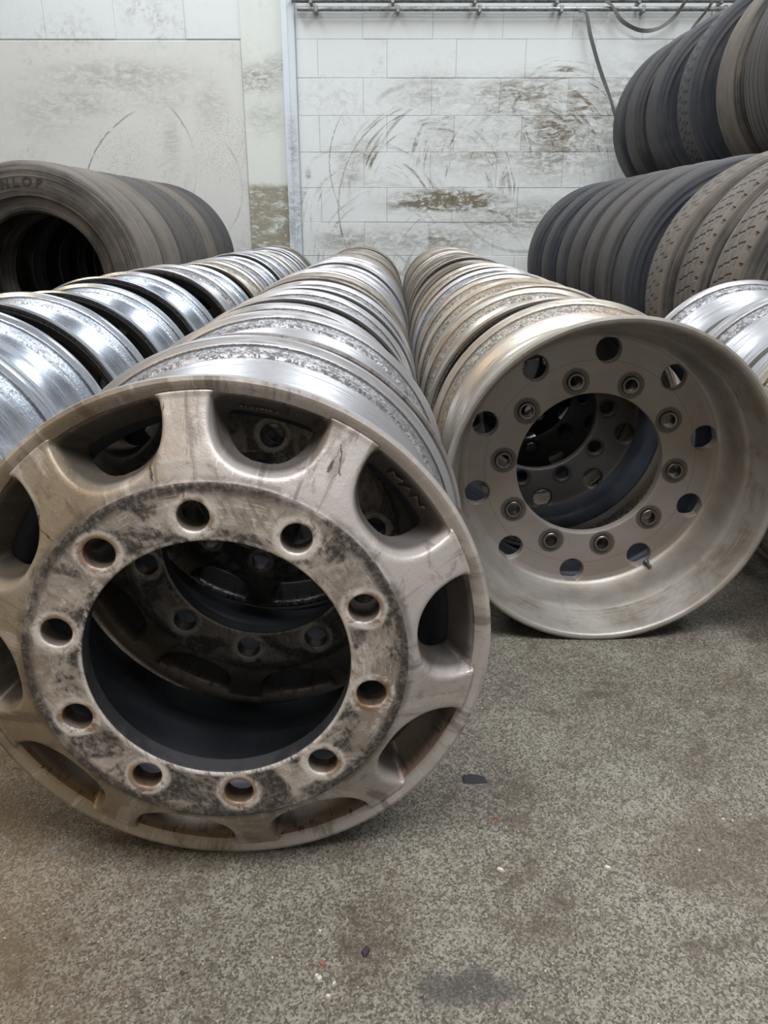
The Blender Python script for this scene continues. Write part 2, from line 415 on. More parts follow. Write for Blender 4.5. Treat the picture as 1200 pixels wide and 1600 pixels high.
def make_dish():
    g = G('satin_dish'); x, y, z = g.coords('Object'); r = hyp(x, z); P = g.vec(x, y, z)
    fine = g.noise(P, 240, 4, .7); mid = g.noise(P, 16, 6, .65, .5)
    ux = x / r.max(.01); uz = z / r.max(.01)
    band = g.noise(g.vec(ux * 1.5, y * 130, uz * 1.5), 1, 4, .6)
    seat = g.noise(g.vec(ux * 3, y * 260, uz * 3), 1, 5, .7)
    c = g.mix(g.step(mid, .36, .64), S(160, 156, 152), S(146, 140, 131))
    c = g.mix(g.step(band, .5, .75) * .30, c, S(142, 132, 122))
    c = g.mix(g.step(fine, .6, .75) * .3, c, S(130, 122, 114))
    # outside of the barrel is dirtier
    outer = g.step(y, .004, .016) * g.step(r, .2385, .2395)
    c = g.mix(g.step(seat * .6 + mid * .5, .54, .66) * .65 * g.step(r - y * 0.0, .262, .270) * g.step(y, .01, .02), c, S(122, 108, 90))
    g.bump(fine * .4 + band * .3, .0008, .5)
    return g.out(c, g.m_('ADD', fine * .2, .36), .55)
M['dish'] = make_dish()
g = G('dark_bolt_sleeve'); x, y, z = g.coords('Object'); n = g.noise(g.vec(x, y, z), 300, 3)
M['sleeve'] = g.out(g.mix(n, S(92, 86, 82), S(132, 126, 120)), .35, .9)
g = G('grey_casting_text'); M['casting'] = g.out(S(112, 102, 90), .45, .35)

def make_rubber(name, base, dust, amt):
    g = G(name); x, y, z = g.coords('Object'); r = hyp(x, z); rnd = g.rand(); P = g.vec(x + rnd * 9, y, z)
    ux = x / r.max(.01); uz = z / r.max(.01)
    rings = g.noise(g.vec(ux * 1.3 + rnd * 5, r * 150, uz * 1.3), 1, 4, .6)
    bands = g.noise(g.vec(ux * 1.2 + rnd * 5, y * 60, uz * 1.2), 1, 4, .6)
    blot = g.noise(P, 4.5, 6, .62); fine = g.noise(P, 120, 4, .7)
    tread = g.step(r, .475, .488)
    f = g.step(rings * .45 + blot * .55, .40, .66) * amt
    f = f.max(tread * (g.step(blot * .5 + bands * .5, .30, .60) * .55 + .30) * min(1, amt * 1.4))
    f = f.max(g.step(fine, .66, .75) * .3)
    c = g.mix(f, base, dust)
    g.bump(fine * .4 + rings * .3, .001, .5)
    return g.out(c, .62, 0, .35)
M['rubber_dusty'] = make_rubber('dusty_rubber', S(56, 55, 55), S(122, 113, 104), .80)
M['rubber_grey'] = make_rubber('grey_rubber', S(50, 52, 57), S(98, 92, 87), .55)
M['rubber_blue'] = make_rubber('blueish_rubber', S(46, 50, 58), S(96, 91, 88), .45)
g = G('embossed_rubber'); M['emboss'] = g.out(S(60, 56, 53), .6, 0)
g = G('galvanised_pipe'); x, y, z = g.coords('World'); n = g.noise(g.vec(x * .6, y, z), 40, 5, .7)
M['pipe'] = g.out(g.mix(g.step(n, .35, .65), S(112, 112, 112), S(164, 164, 162)), .45, .5)
g = G('strap_web'); x, y, z = g.coords('World'); n = g.noise(g.vec(x, y, z), 120, 3)
M['strap'] = g.out(g.mix(n, S(70, 70, 70), S(118, 116, 113)), .9, 0)

# ------------------------------------------------------------------ the setting
def struct(name, me, mat, parent=None): 
    o = link(name, me, mat, parent); o['kind'] = 'structure'; return o
WY = 6.20
struct('floor', box_mesh('floor', -5, 5, -3.5, 6.6, -.12, 0), M['floor'])
wall = struct('wall_back', box_mesh('wall_back', -5, 5, WY - .008, 6.6, 0, 4.7), M['mortar'])
struct('wall_left', box_mesh('wall_left', -5.2, -5, -3.5, 6.6, 0, 4.7), M['side'])
struct('wall_right', box_mesh('wall_right', 5, 5.2, -3.5, 6.6, 0, 4.7), M['side'])
struct('light_blocking_wall', box_mesh('light_blocking_wall', -5.2, 5.2, -3.7, -3.5, 0, 4.7), M['side'])  # unseen wall, added to keep front light out of the bores
struct('ceiling', box_mesh('ceiling', -5.2, 5.2, -3.5, 6.6, 4.7, 4.8), M['ceil'])

# painted blocks laid in running bond, right of the steel post and above the slab at the left
BH, BW = .2395, .488
bvar = [box_mesh('block', -BW / 2 + .0012, BW / 2 - .0012, -.014, .02, .0012, BH - .0012, .002, 1) for _ in range(1)]
Z0 = 1.949 - 8 * BH + .0
def block_at(xc, z, w=BW):
    if abs(w - BW) < 1e-6: me = bvar[0]
    else: me = box_mesh('block', -w / 2 + .0012, w / 2 - .0012, -.014, .02, .0012, BH - .0012, .002, 1)
    o = link('block', me, M['block_paint'], wall, (xc, WY + random.uniform(0, .004), z))
    return o
for k in range(0, 11):
    z = Z0 + k * BH
    joint = .021 if (k % 2 == 1) else -.148 + 0.0
    js = [joint + i * BW for i in range(-3, 7)]
    xs = [-.618] + [j for j in js if j > -.56] 
    for a, b in zip(xs[:-1], xs[1:]):
        block_at((a + b) / 2, z, b - a)
for k in (8, 9, 10):
    z = Z0 + k * BH
    j0 = -1.385 - (BW / 2 if k % 2 else 0)
    xs = [-1.0] + [j0 - i * BW for i in range(0, 6) if j0 - i * BW < -1.06]
    for a, b in zip(xs[1:], xs[:-1]): block_at((a + b) / 2, z, b - a)
slab = struct('trim_1', box_mesh('plaster_slab', -4.99, -1.005, WY - .012, WY + .02, 0, 1.94, .004, 2), M['slab_paint'])
pillar = struct('trim_2', box_mesh('pillar', -1.002, -.708, WY - .03, WY + .02, 0, 4.7, .006, 2), M['pillar_paint'])
# rolled steel post beside the pillar: web, and a flange on each side
def post():
    y0, y1 = WY - .085, WY + .02
    pts = [(-.706, y1), (-.706, y0), (-.668, y0), (-.664, y0 + .012), (-.630, y0 + .030), (-.622, y0 + .036), (-.622, y1)]
    n = len(pts); V = [(x, y, 0) for x, y in pts] + [(x, y, 4.7) for x, y in pts]
    F = [tuple((i, (i + 1) % n, n + (i + 1) % n, n + i)) for i in range(n)] + [tuple(range(n))[::-1], tuple(range(n, 2 * n))]
    return mesh('steel_post', V, F, False)
struct('trim_3', post(), M['steel_paint'])
# two pipes on brackets high on the wall
def pipe(z, x0, rad, label):
    y = WY - .075
    root = empty('wall_pipe', (x0, y, z))
    link('pipe', tube_mesh('pipe', [(0, 0, 0), (1.2, 0, 0), (4.9 - x0, 0, 0)], rad, 14), M['pipe'], root)
    bm = box_mesh('bracket', -.011, .011, -rad - .004, .075, -rad - .006, rad + .006, .003, 1)
    for i in range(9): link('bracket', bm, M['pipe'], root, (.13 + i * .56, 0, 0))
    tag(root, label, 'pipe')
pipe(2.168, -.63, .017, 'upper grey pipe on brackets along the top of the block wall')
pipe(2.116, -.595, .015, 'lower grey pipe with an open end beside the white steel post')
# webbing straps hanging over the pipes
def strap(pts, width, label, twist=0.6):
    P = [Vector(p) for p in smooth_poly(pts, 8)]; V = []; F = []
    for i, p in enumerate(P):
        t = (P[min(i + 1, len(P) - 1)] - P[max(i - 1, 0)]).normalized()
        w = t.cross(Vector((0, -1, 0))).normalized()
        a = twist * math.sin(i * .23)
        w = w * math.cos(a) + Vector((0, -1, 0)) * math.sin(a); nn = t.cross(w) * .0012
        for s, q in ((-1, -1), (1, -1), (1, 1), (-1, 1)): V.append(p + w * s * width / 2 + nn * q)
    for i in range(len(P) - 1):
        for k in range(4): F.append((i * 4 + k, i * 4 + (k + 1) % 4, i * 4 + 4 + (k + 1) % 4, i * 4 + 4 + k))
    F.append((0, 1, 2, 3)); m = len(V) - 4; F.append((m + 3, m + 2, m + 1, m))
    o = link('webbing_strap', mesh('webbing_strap', V, F, False), M['strap'])
    tag(o, label, 'strap', 'straps hanging from the wall pipes')
ys = WY - .10
strap([(1.33, ys, 2.10), (1.38, ys, 2.085), (1.42, ys - .01, 1.95), (1.50, ys - .02, 1.75), (1.585, ys - .02, 1.58), (1.625, ys - .02, 1.49), (1.68, ys - .02, 1.38), (1.72, ys - .02, 1.30)], .026, 'long grey strap hanging straight down to the back tyre')
strap([(1.50, ys, 2.16), (1.55, ys, 2.13), (1.63, ys, 2.04), (1.76, ys, 1.985), (1.88, ys, 1.995), (1.98, ys, 2.06), (2.03, ys, 2.13), (2.05, ys, 2.165)], .026, 'grey strap slung in a loop between two points of the pipe')
strap([(2.235, ys, 2.16), (2.19, ys, 2.09), (2.12, ys, 2.0), (2.05, ys, 1.88), (1.99, ys, 1.79), (1.96, ys, 1.74)], .02, 'grey strap slanting down to the left behind the upper tyres')
strap([(2.23, ys - .02, 2.10), (2.228, ys - .02, 2.0), (2.215, ys - .02, 1.88), (2.21, ys - .02, 1.78)], .007, 'thin cord hanging straight down behind the upper tyres', .2)

# ------------------------------------------------------------------ rims
R = .298
def rim_profile(W, t=.007, dish=False):
    """closed outline of the barrel (r, a); a = 0 at the front lip, a = -W at the rear lip"""
    outer = [(.2935, 0.0), (.2975, -.0018), (.298, -.007), (.2965, -.0125), (.291, -.0150), (.2862, -.0175)]
    seat = [(.2852, -.022), (.2790, -.042), (.2798, -.045), (.2798, -.048), (.2765, -.0505), (.2748, -.054), (.2738, -.058)]
    well = smooth_poly([(.2738, -.058), (.266, -.066), (.252, -.078), (.2465, -.090), (.2465, -W * .5), (.2475, -W + .125), (.2545, -W + .095), (.2625, -W + .078), (.2720, -W + .060)], 4)
    rear = [(.2738, -W + .056), (.2752, -W + .051), (.2798, -W + .048), (.2798, -W + .045), (.2790, -W + .042), (.2852, -W + .022), (.2862, -W + .0175), (.291, -W + .0150), (.2965, -W + .0125), (.298, -W + .007), (.2975, -W + .0018), (.2935, -W)]
    inn_rear = [(.2885, -W + .0005), (.2800, -W + .006), (.2765, -W + .020), (.2655, -W + .058)]
    inn = smooth_poly([(.2655, -W + .058), (.2560, -W + .082), (.2475, -W + .10), (.2405, -W + .13), (.2395, -W * .5), (.2395, -.092), (.2440, -.074), (.2580, -.060), (.2665, -.052)], 4)
    front = [(.2685, -.045), (.2770, -.018), (.2800, -.006), (.2885, -.0005)]
    o = outer + seat + well[1:] + rear; i = inn_rear + inn[1:]
    sl = [0] * len(o) + [1] * len(i) + [2] * len(front); sl[0] = 2; sl[len(o) - 1] = 0
    return o + i + front, sl
def warp(seed, amp):
    r_ = random.Random(seed); ph = [r_.uniform(0, 6.28) for _ in range(4)]
    return lambda th, a, r: amp * (np.sin(2 * th + ph[0]) * .6 + np.sin(5 * th + ph[1]) * .25 + np.sin(11 * th + ph[2] + a * 30) * .15)
WIDTHS = (.215, .245, .262, .30, .325)
BARREL = {w: lathe('barrel', rim_profile(w)[0], 144, True, 28, None, rim_profile(w)[1]) for w in WIDTHS}
for me in BARREL.values():
    for k in range(3): me.materials.append(M['barrel_white'])

# --- surface nets on a polar grid, one 36 degree sector repeated ten times
def polar_nets(name, func, r0, r1, nr, nt, a0, a1, na, sectors=10):
    sec = 2 * PI / sectors
    rr = np.linspace(r0, r1, nr); aa = np.linspace(a0, a1, na); tt = (np.arange(nt) / nt - .5) * sec
    f = func(rr[:, None, None], tt[None, :, None], aa[None, None, :]) * np.ones((nr, nt, na))
    ft = np.concatenate([f, f[:, :1]], 1)
    ins = ft < 0
    c = [ft[i:nr - 1 + i, j:nt + j, k:na - 1 + k] for i in (0, 1) for j in (0, 1) for k in (0, 1)]
    ci = np.stack([v < 0 for v in c], 0)
    cnt = ci.sum(0); act = (cnt > 0) & (cnt < 8)
    ids = np.full(act.shape, -1, np.int64); idx = np.argwhere(act); ids[act] = np.arange(len(idx))
    cv = np.stack([v[act] for v in c], 1)
    off = np.array([(i, j, k) for i in (0, 1) for j in (0, 1) for k in (0, 1)], float)
    acc = np.zeros((len(idx), 3)); num = np.zeros(len(idx))
    for p in range(8):
        for q in range(p + 1, 8):
            if np.abs(off[p] - off[q]).sum() != 1: continue
            a, b = cv[:, p], cv[:, q]; s = (a < 0) != (b < 0)
            t = np.where(s, a / np.where(s, a - b, 1), 0)
            acc += np.where(s[:, None], off[p] + t[:, None] * (off[q] - off[p]), 0); num += s
    pos = idx + acc / num[:, None]
    pr = r0 + pos[:, 0] * (r1 - r0) / (nr - 1); pt = (pos[:, 1] / nt - .5) * sec; pa = a0 + pos[:, 2] * (a1 - a0) / (na - 1)
    nv = len(idx)
    def vid(i, j, k):
        """cell id with theta wrap: returns (local id, sector shift)"""
        sh = np.where(j < 0, -1, 0); return ids[i, j % nt, k], sh
    quads = []
    def emit(mask_a, mask_b, cells):
        for m, flip in ((mask_a, False), (mask_b, True)):
            I = np.argwhere(m)
            if not len(I): continue
            loc = []; shf = []
            for d in cells:
                a, s = vid(I[:, 0] + d[0], I[:, 1] + d[1], I[:, 2] + d[2]); loc.append(a); shf.append(s)
            loc = np.stack(loc, 1); shf = np.stack(shf, 1)
            if flip: loc = loc[:, ::-1]; shf = shf[:, ::-1]
            quads.append((loc, shf))
    g = ft[:, :nt] < 0
    # edges along r
    A = np.zeros_like(g); B = np.zeros_like(g)
    A[:-1, :, 1:-1] = g[:-1, :, 1:-1] & ~g[1:, :, 1:-1]; B[:-1, :, 1:-1] = ~g[:-1, :, 1:-1] & g[1:, :, 1:-1]
    emit(A, B, [(0, 0, 0), (0, -1, 0), (0, -1, -1), (0, 0, -1)])
    # edges along theta
    gn = ins[:, 1:nt + 1]
    A = np.zeros_like(g); B = np.zeros_like(g)
    A[1:-1, :, 1:-1] = g[1:-1, :, 1:-1] & ~gn[1:-1, :, 1:-1]; B[1:-1, :, 1:-1] = ~g[1:-1, :, 1:-1] & gn[1:-1, :, 1:-1]
    emit(A, B, [(0, 0, 0), (0, 0, -1), (-1, 0, -1), (-1, 0, 0)])
    # edges along a
    A = np.zeros_like(g); B = np.zeros_like(g)
    A[1:-1, :, :-1] = g[1:-1, :, :-1] & ~g[1:-1, :, 1:]; B[1:-1, :, :-1] = ~g[1:-1, :, :-1] & g[1:-1, :, 1:]
    emit(A, B, [(0, 0, 0), (-1, 0, 0), (-1, -1, 0), (0, -1, 0)])
    L = np.concatenate([q[0] for q in quads]); H = np.concatenate([q[1] for q in quads])
    V = []; F = []
    for s in range(sectors):
        th = pt + s * sec
        V.append(np.stack([pr * np.sin(th), -pa, pr * np.cos(th)], 1))
        F.append(L + ((s + H) % sectors) * nv)
    return mesh(name, np.concatenate(V), np.concatenate(F)[:, ::-1], True)
def smax(a, b, k):
    h = np.clip(.5 + .5 * (a - b) / k, 0, 1); return b + (a - b) * h + k * h * (1 - h)

RING_A = .043
def hero_disc(r, t, a):
    Fr = [.13, .2015, .2035, .208, .222, .245, .268, .278, .290]
    Fa = [RING_A, RING_A, RING_A - .0022, RING_A - .004, .0325, .0190, .0060, .0010, -.0010]
    Br = [.13, .185, .205, .225, .25, .268, .29]
    Ba = [RING_A - .026, RING_A - .026, .006, -.020, -.046, -.056, -.058]
    F = np.interp(r, Fr, Fa); B = np.interp(r, Br, Ba)
    body = smax((a - F) * .92, (B - a) * .8, .004)
    body = smax(body, .1405 - r, .003)
    body = np.maximum(body, r - .2835)
    # bolt hole (bolts sit at t = 0)
    u = r * np.sin(t); w = r * np.cos(t) - .1675
    body = smax(body, .0158 - np.hypot(u, w), .0022)
    # window between the spokes: centred on the sector seam
    tw = np.where(t > 0, t - PI / 10, t + PI / 10)
    u = r * np.sin(tw); w = r * np.cos(tw)
    d = np.clip((F - a) / .06, 0, 1.2)
    hw = .0625 - .012 * d; dep = .0740 - .003 * d; top = .2870
    q = (np.abs(u / hw) ** 2.5 + (np.clip(top - w, 0, None) / dep) ** 2.5) ** (1 / 2.5)
    bowl = (q - 1) * .052
    win = smax(bowl, r - (.2822 - .032 * np.clip(d - .10, 0, 1.2)), .008)
    return smax(body, -win, .0042)
HERO = polar_nets('disc', hero_disc, .134, .2885, 84, 92, -.064, .049, 58)
HERO_LOW = polar_nets('disc', hero_disc, .134, .2885, 42, 44, -.066, .051, 30)

DISH_A = -.150
def plain_disc(r, t, a):
    F = np.interp(r, [.13, .236, .244, .250, .254], [DISH_A, DISH_A, DISH_A + .002, DISH_A + .008, DISH_A + .020])
    body = smax((a - F) * .95, (F - .021 - a), .003)
    body = smax(body, .1405 - r, .003)
    body = np.maximum(body, r - .2495)
    u = r * np.sin(t); w = r * np.cos(t) - .1675
    body = smax(body, .0158 - np.hypot(u, w), .002)
    tw = np.where(t > 0, t - PI / 10, t + PI / 10)
    u = r * np.sin(tw); w = r * np.cos(tw) - .2220
    return smax(body, .0238 - np.hypot(u, w), .002)
PLAIN = polar_nets('disc', plain_disc, .134, .2535, 62, 92, DISH_A - .027, DISH_A + .026, 30)
PLAIN_LOW = polar_nets('disc', plain_disc, .134, .2535, 32, 46, DISH_A - .029, DISH_A + .028, 18)

def text_mesh(name, body, size, extrude, shear=0.0, bold=0.0, space=1.0):
    cu = bpy.data.curves.new(name, 'FONT'); cu.body = body; cu.size = size; cu.extrude = extrude
    cu.align_x = 'CENTER'; cu.align_y = 'CENTER'; cu.resolution_u = 3; cu.shear = shear; cu.offset = bold; cu.space_character = space
    o = bpy.data.objects.new(name, cu); COL.objects.link(o)
    me = bpy.data.meshes.new_from_object(o.evaluated_get(bpy.context.evaluated_depsgraph_get()))
    bpy.data.objects.remove(o); bpy.data.curves.remove(cu)
    me.name = name
    return me
def bend(me, fn):
    co = np.empty(len(me.vertices) * 3, np.float32); me.vertices.foreach_get('co', co); co = co.reshape(-1, 3)
    me.vertices.foreach_set('co', np.array([fn(*c) for c in co], np.float32).ravel()); me.update()
    return me

ORD = ['frontmost', 'second', 'third', 'fourth', 'fifth', 'sixth', 'seventh', 'eighth', 'ninth', 'tenth', 'eleventh', 'twelfth',
       'thirteenth', 'fourteenth', 'fifteenth', 'sixteenth', 'seventeenth', 'eighteenth', 'nineteenth', 'twentieth', 'twenty-first']
def rim(x, y, w, barrel_mat, disc, disc_mat, label, group, yaw=0, lean=0, spin=0, flip=False, roll=0, lip=None):
    """front lip at y, barrel runs back to y + w"""
    lean_r = math.radians(lean)
    z = w * math.sin(lean_r) if lean > 0 else 0.0
    root = empty('alloy_rim', (x, y, z), (-lean_r, math.radians(roll), math.radians(yaw)))
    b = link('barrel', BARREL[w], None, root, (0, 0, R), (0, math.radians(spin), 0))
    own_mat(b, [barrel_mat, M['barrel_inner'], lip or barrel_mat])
    if disc is not None:
        if flip: d = link('disc', disc, None, root, (0, w, R), (0, math.radians(spin), PI))
        else: d = link('disc', disc, None, root, (0, 0, R), (0, math.radians(spin), 0))
        if not d.material_slots: disc.materials.append(M['disc_hero'])
        own_mat(d, disc_mat)
    tag(root, label, 'rim', group)
    return root, b

# hero rim at the front of the middle row
hx, hy, hyaw, hspin = -.1775, .747, 1.98, -3.96
hero, _b = rim(hx, hy, .30, M['barrel_white'], HERO, M['disc_front'], 'large dusty alloy rim with ten spoke windows, frontmost of the middle row', 'rims of the middle row', hyaw, 0, hspin, lip=M['disc_front'])
hero_disc_obj = [o for o in hero.children if o.name.startswith('disc')][0]
# cast lettering on the outer walls of two windows
def cast_text(body, size, ang, rr, ax, tilt):
    me = text_mesh('casting_text', body, size, .0008, 0, .0002)
    th0 = math.radians(ang)
    ct, st = math.cos(tilt), math.sin(tilt)
    def f(X, Y, Z):
        th = th0 + X / rr
        # wall leans: up the letter = towards the front and outwards; its normal points to the axis
        r_ = rr + Y * st - Z * ct; a_ = ax + Y * ct + Z * st
        return (r_ * math.sin(th), -a_, r_ * math.cos(th))
    o = link('lettering', bend(me, f), M['casting'], hero_disc_obj)
    return o
cast_text('MAN', .026, 54, .2635, -.026, math.radians(28))
cast_text('81.65702.0', .0095, 15, .2615, -.030, math.radians(28))

# second hero of the right row: deep dish with round hand holes
def dish_profile(W):
    outer = [(.2935, 0.0), (.2975, -.0018), (.298, -.007), (.2965, -.0125), (.291, -.0150), (.2862, -.0175)]
    seat = [(.2852, -.022), (.2752, -.056), (.2735, -.060)]
    well = smooth_poly([(.2735, -.060), (.2715, -.075), (.2705, -.12), (.2690, -.150), (.262, -.165), (.2505, -.182), (.2475, -.195), (.2475, -.235), (.253, -.250), (.268, -.262), (.2738, -.268)], 4)
    rear = [(.2852, -W + .022), (.2862, -W + .0175), (.291, -W + .0150), (.2965, -W + .0125), (.298, -W + .007), (.2975, -W + .0018), (.2935, -W)]
    inn_rear = [(.2885, -W + .0005), (.2800, -W + .006), (.2765, -W + .020), (.2655, -W + .056)]
    inn = smooth_poly([(.2655, -W + .056), (.245, -.250), (.2405, -.235), (.2405, -.195), (.2405, -.185), (.2440, -.172), (.2440, -.158), (.2445, -.1475), (.2500, -.1405), (.2560, -.128), (.2595, -.112), (.2615, -.090), (.2640, -.076), (.2685, -.066)], 5)
    front = smooth_poly([(.2685, -.066), (.2725, -.054), (.2790, -.030), (.2830, -.012), (.2865, -.003), (.2905, .0)], 3)
    o = outer + seat + well[1:] + rear; i = inn_rear + inn[1:]; n1 = len(inn_rear) + 5 * 5
    return o + i + front[1:-1], [2] + [0] * (len(o) - 1) + [1] * n1 + [2] * (len(i) - n1) + [2] * (len(front) - 2)
_p, _s = dish_profile(.325)
DISH_BARREL = lathe('barrel', _p, 180, True, 26, None, _s)
for k in ('barrel_gold', 'barrel_inner', 'dish'): DISH_BARREL.materials.append(M[k])
dx, dy = .400, 1.270
root = empty('alloy_rim', (dx, dy, 0), (0, 0, math.radians(1.26)))
SP2 = -13.97
b = link('barrel', DISH_BARREL, M['dish'], root, (0, 0, R), (0, math.radians(SP2), 0))
d = link('disc', PLAIN, None, root, (0, 0, R), (0, math.radians(SP2), 0))
PLAIN.materials.append(M['disc_plain'])
sl = lathe('bolt_sleeve', [(.0118, .0035), (.0150, .0042), (.0162, .003), (.0162, -.012), (.0118, -.018)], 28, True, 40)
sl.materials.append(M['sleeve'])
for k in range(10):
    a = k * PI / 5
    s_ = link('bolt_sleeve', sl, None, d, (.1675 * math.sin(a), -DISH_A, .1675 * math.cos(a)))
va = math.radians(147 - SP2)
vs = lathe('valve_stem', [(.0006, .017), (.0030, .0165), (.0034, .013), (.0034, .007), (.0050, .006), (.0060, .0), (.0006, -.004)], 16, True, 40)
link('valve_stem', vs, M['barrel_inner'], d, (.2395 * math.sin(va), -DISH_A - .006, .2395 * math.cos(va)), (.5, 0, .35))
tag(root, 'wide deep-dish alloy rim with round hand holes, frontmost of the right row', 'rim', 'rims of the right row')

def row(name, x, items, group, drift=.011):
    for i, it in enumerate(items):
        y, w, bm_, kind = it[:4]; kw = it[4] if len(it) > 4 else {}
        dsc, dm = {'h': (HERO_LOW, M['disc_hero']), 'p': (PLAIN_LOW, M['disc_shaded']), 'H': (HERO, M['disc_hero'])}[kind]
        jx = kw.pop('dx', random.uniform(-.002, .002))
        n = it[5] if len(it) > 5 else None
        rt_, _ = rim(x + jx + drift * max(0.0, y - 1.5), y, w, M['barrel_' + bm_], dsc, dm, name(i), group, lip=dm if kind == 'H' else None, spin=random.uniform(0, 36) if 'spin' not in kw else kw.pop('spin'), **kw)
        if y > 1.3: q_ = random.choice((1.0, .995, .988, .98)); rt_.scale = (q_, 1.0, q_)

# middle row behind the hero
row(lambda i: 'dirty white alloy rim, %s from the front in the middle row' % ORD[i + 1], -.212, [
    (1.062, .30, 'white', 'H', dict(dx=.032, spin=9, yaw=1.2)),
    (1.385, .245, 'white', 'h', dict(dx=.0)),
    (1.705, .215, 'white', 'h', dict(dx=.0)),
    (2.01, .215, 'white', 'h', dict(dx=.003, yaw=-1)),
    (2.31, .215, 'brown', 'h', dict(dx=-.002, yaw=-.5)),
    (2.57, .215, 'white', 'h', dict(dx=-.009)), (2.79, .215, 'white', 'h'), (3.015, .245, 'white', 'h'), (3.275, .245, 'white', 'h'),
    (3.535, .262, 'white', 'h'), (3.81, .245, 'brown', 'h'), (4.10, .245, 'brown', 'h', dict(yaw=-.5)), (4.40, .215, 'brown', 'h'),
    (4.68, .215, 'brown', 'h', dict(yaw=-.5)), (4.96, .215, 'brown', 'h'), (5.24, .245, 'brown', 'h'), (5.52, .262, 'brown', 'h')],
    'rims of the middle row')
row(lambda i: 'brownish alloy rim, %s from the front in the right row' % ORD[i + 1], .386, [
    (1.705, .262, 'gold', 'p', dict(dx=-.004)), (1.975, .262, 'gold', 'p'), (2.245, .262, 'gold', 'p'), (2.515, .245, 'white', 'p'),
    (2.91, .215, 'gold', 'p', dict(yaw=1)), (3.36, .215, 'brown', 'p', dict(yaw=1)), (3.84, .215, 'brown', 'p', dict(yaw=1)),
    (4.28, .215, 'brown', 'p'), (4.52, .245, 'gold', 'p'), (4.79, .262, 'brown', 'p'), (5.07, .245, 'gold', 'p'), (5.34, .245, 'brown', 'p'), (5.61, .245, 'brown', 'p')],
    'rims of the right row')
row(lambda i: 'shiny silver rim, %s in the left row' % (ORD[i] + (' from the front' if i else '')), -.813, [
    (1.045, .215, 'bright', 'p'), (1.262, .215, 'bright', 'p'), (1.575, .215, 'bright', 'p'), (1.925, .262, 'bright', 'p'),
    (2.27, .262, 'bright', 'p'), (2.75, .245, 'white', 'p'), (3.00, .245, 'bright', 'p'), (3.37, .262, 'gold', 'p'), (3.64, .245, 'white', 'p'),
    (3.89, .262, 'bright', 'p'), (4.20, .245, 'white', 'p'), (4.46, .262, 'white', 'p'), (4.74, .245, 'gold', 'p'), (5.0, .262, 'white', 'p'),
    (5.28, .245, 'white', 'p'), (5.56, .262, 'brown', 'p')],
    'rims of the left row')
row(lambda i: ['silver rim cut by the right edge, nearest of the far right row', 'pale silver rim, middle of three in the far right row', 'pale silver rim touching the tyres, last of the far right row'][i], 1.0, [
    (1.203, .325, 'gold', 'p'), (1.533, .325, 'white', 'p'), (1.863, .325, 'white', 'p')],
    'rims of the far right row')

# ------------------------------------------------------------------ tyres
TR = .50
def tire_casing(W):
    h = W / 2; r0 = TR
    o = [(.2865, h * .62), (.2890, h * .74), (.298, h * .80), (.312, h * .80), (.330, h * .86), (.352, h * .935), (.3525, h * .95), (.3565, h * .955), (.358, h * .945),
         (.385, h * .99), (.41, h * 1.0), (.4285, h * .992), (.430, h * 1.004), (.434, h * 1.002), (.4355, h * .985), (.455, h * .96), (.4565, h * .965), (.459, h * .96), (.4605, h * .95), (.474, h * .925), (.482, h * .905), (.487, h * .86)]
    out = o + [(r, -a) for r, a in o[::-1]]
    i = [(.2835, h * .60), (.287, h * .52), (.312, h * .62), (.36, h * .80), (.41, h * .88), (.45, h * .82), (.470, h * .62), (.474, 0)]
    inner = [(r, -a) for r, a in i[:-1]] + [i[-1]] + i[:-1][::-1]
    return lathe('casing', out + inner, 128, True, 50)
def tri(x): return 2 * np.abs(x - np.floor(x + .5))
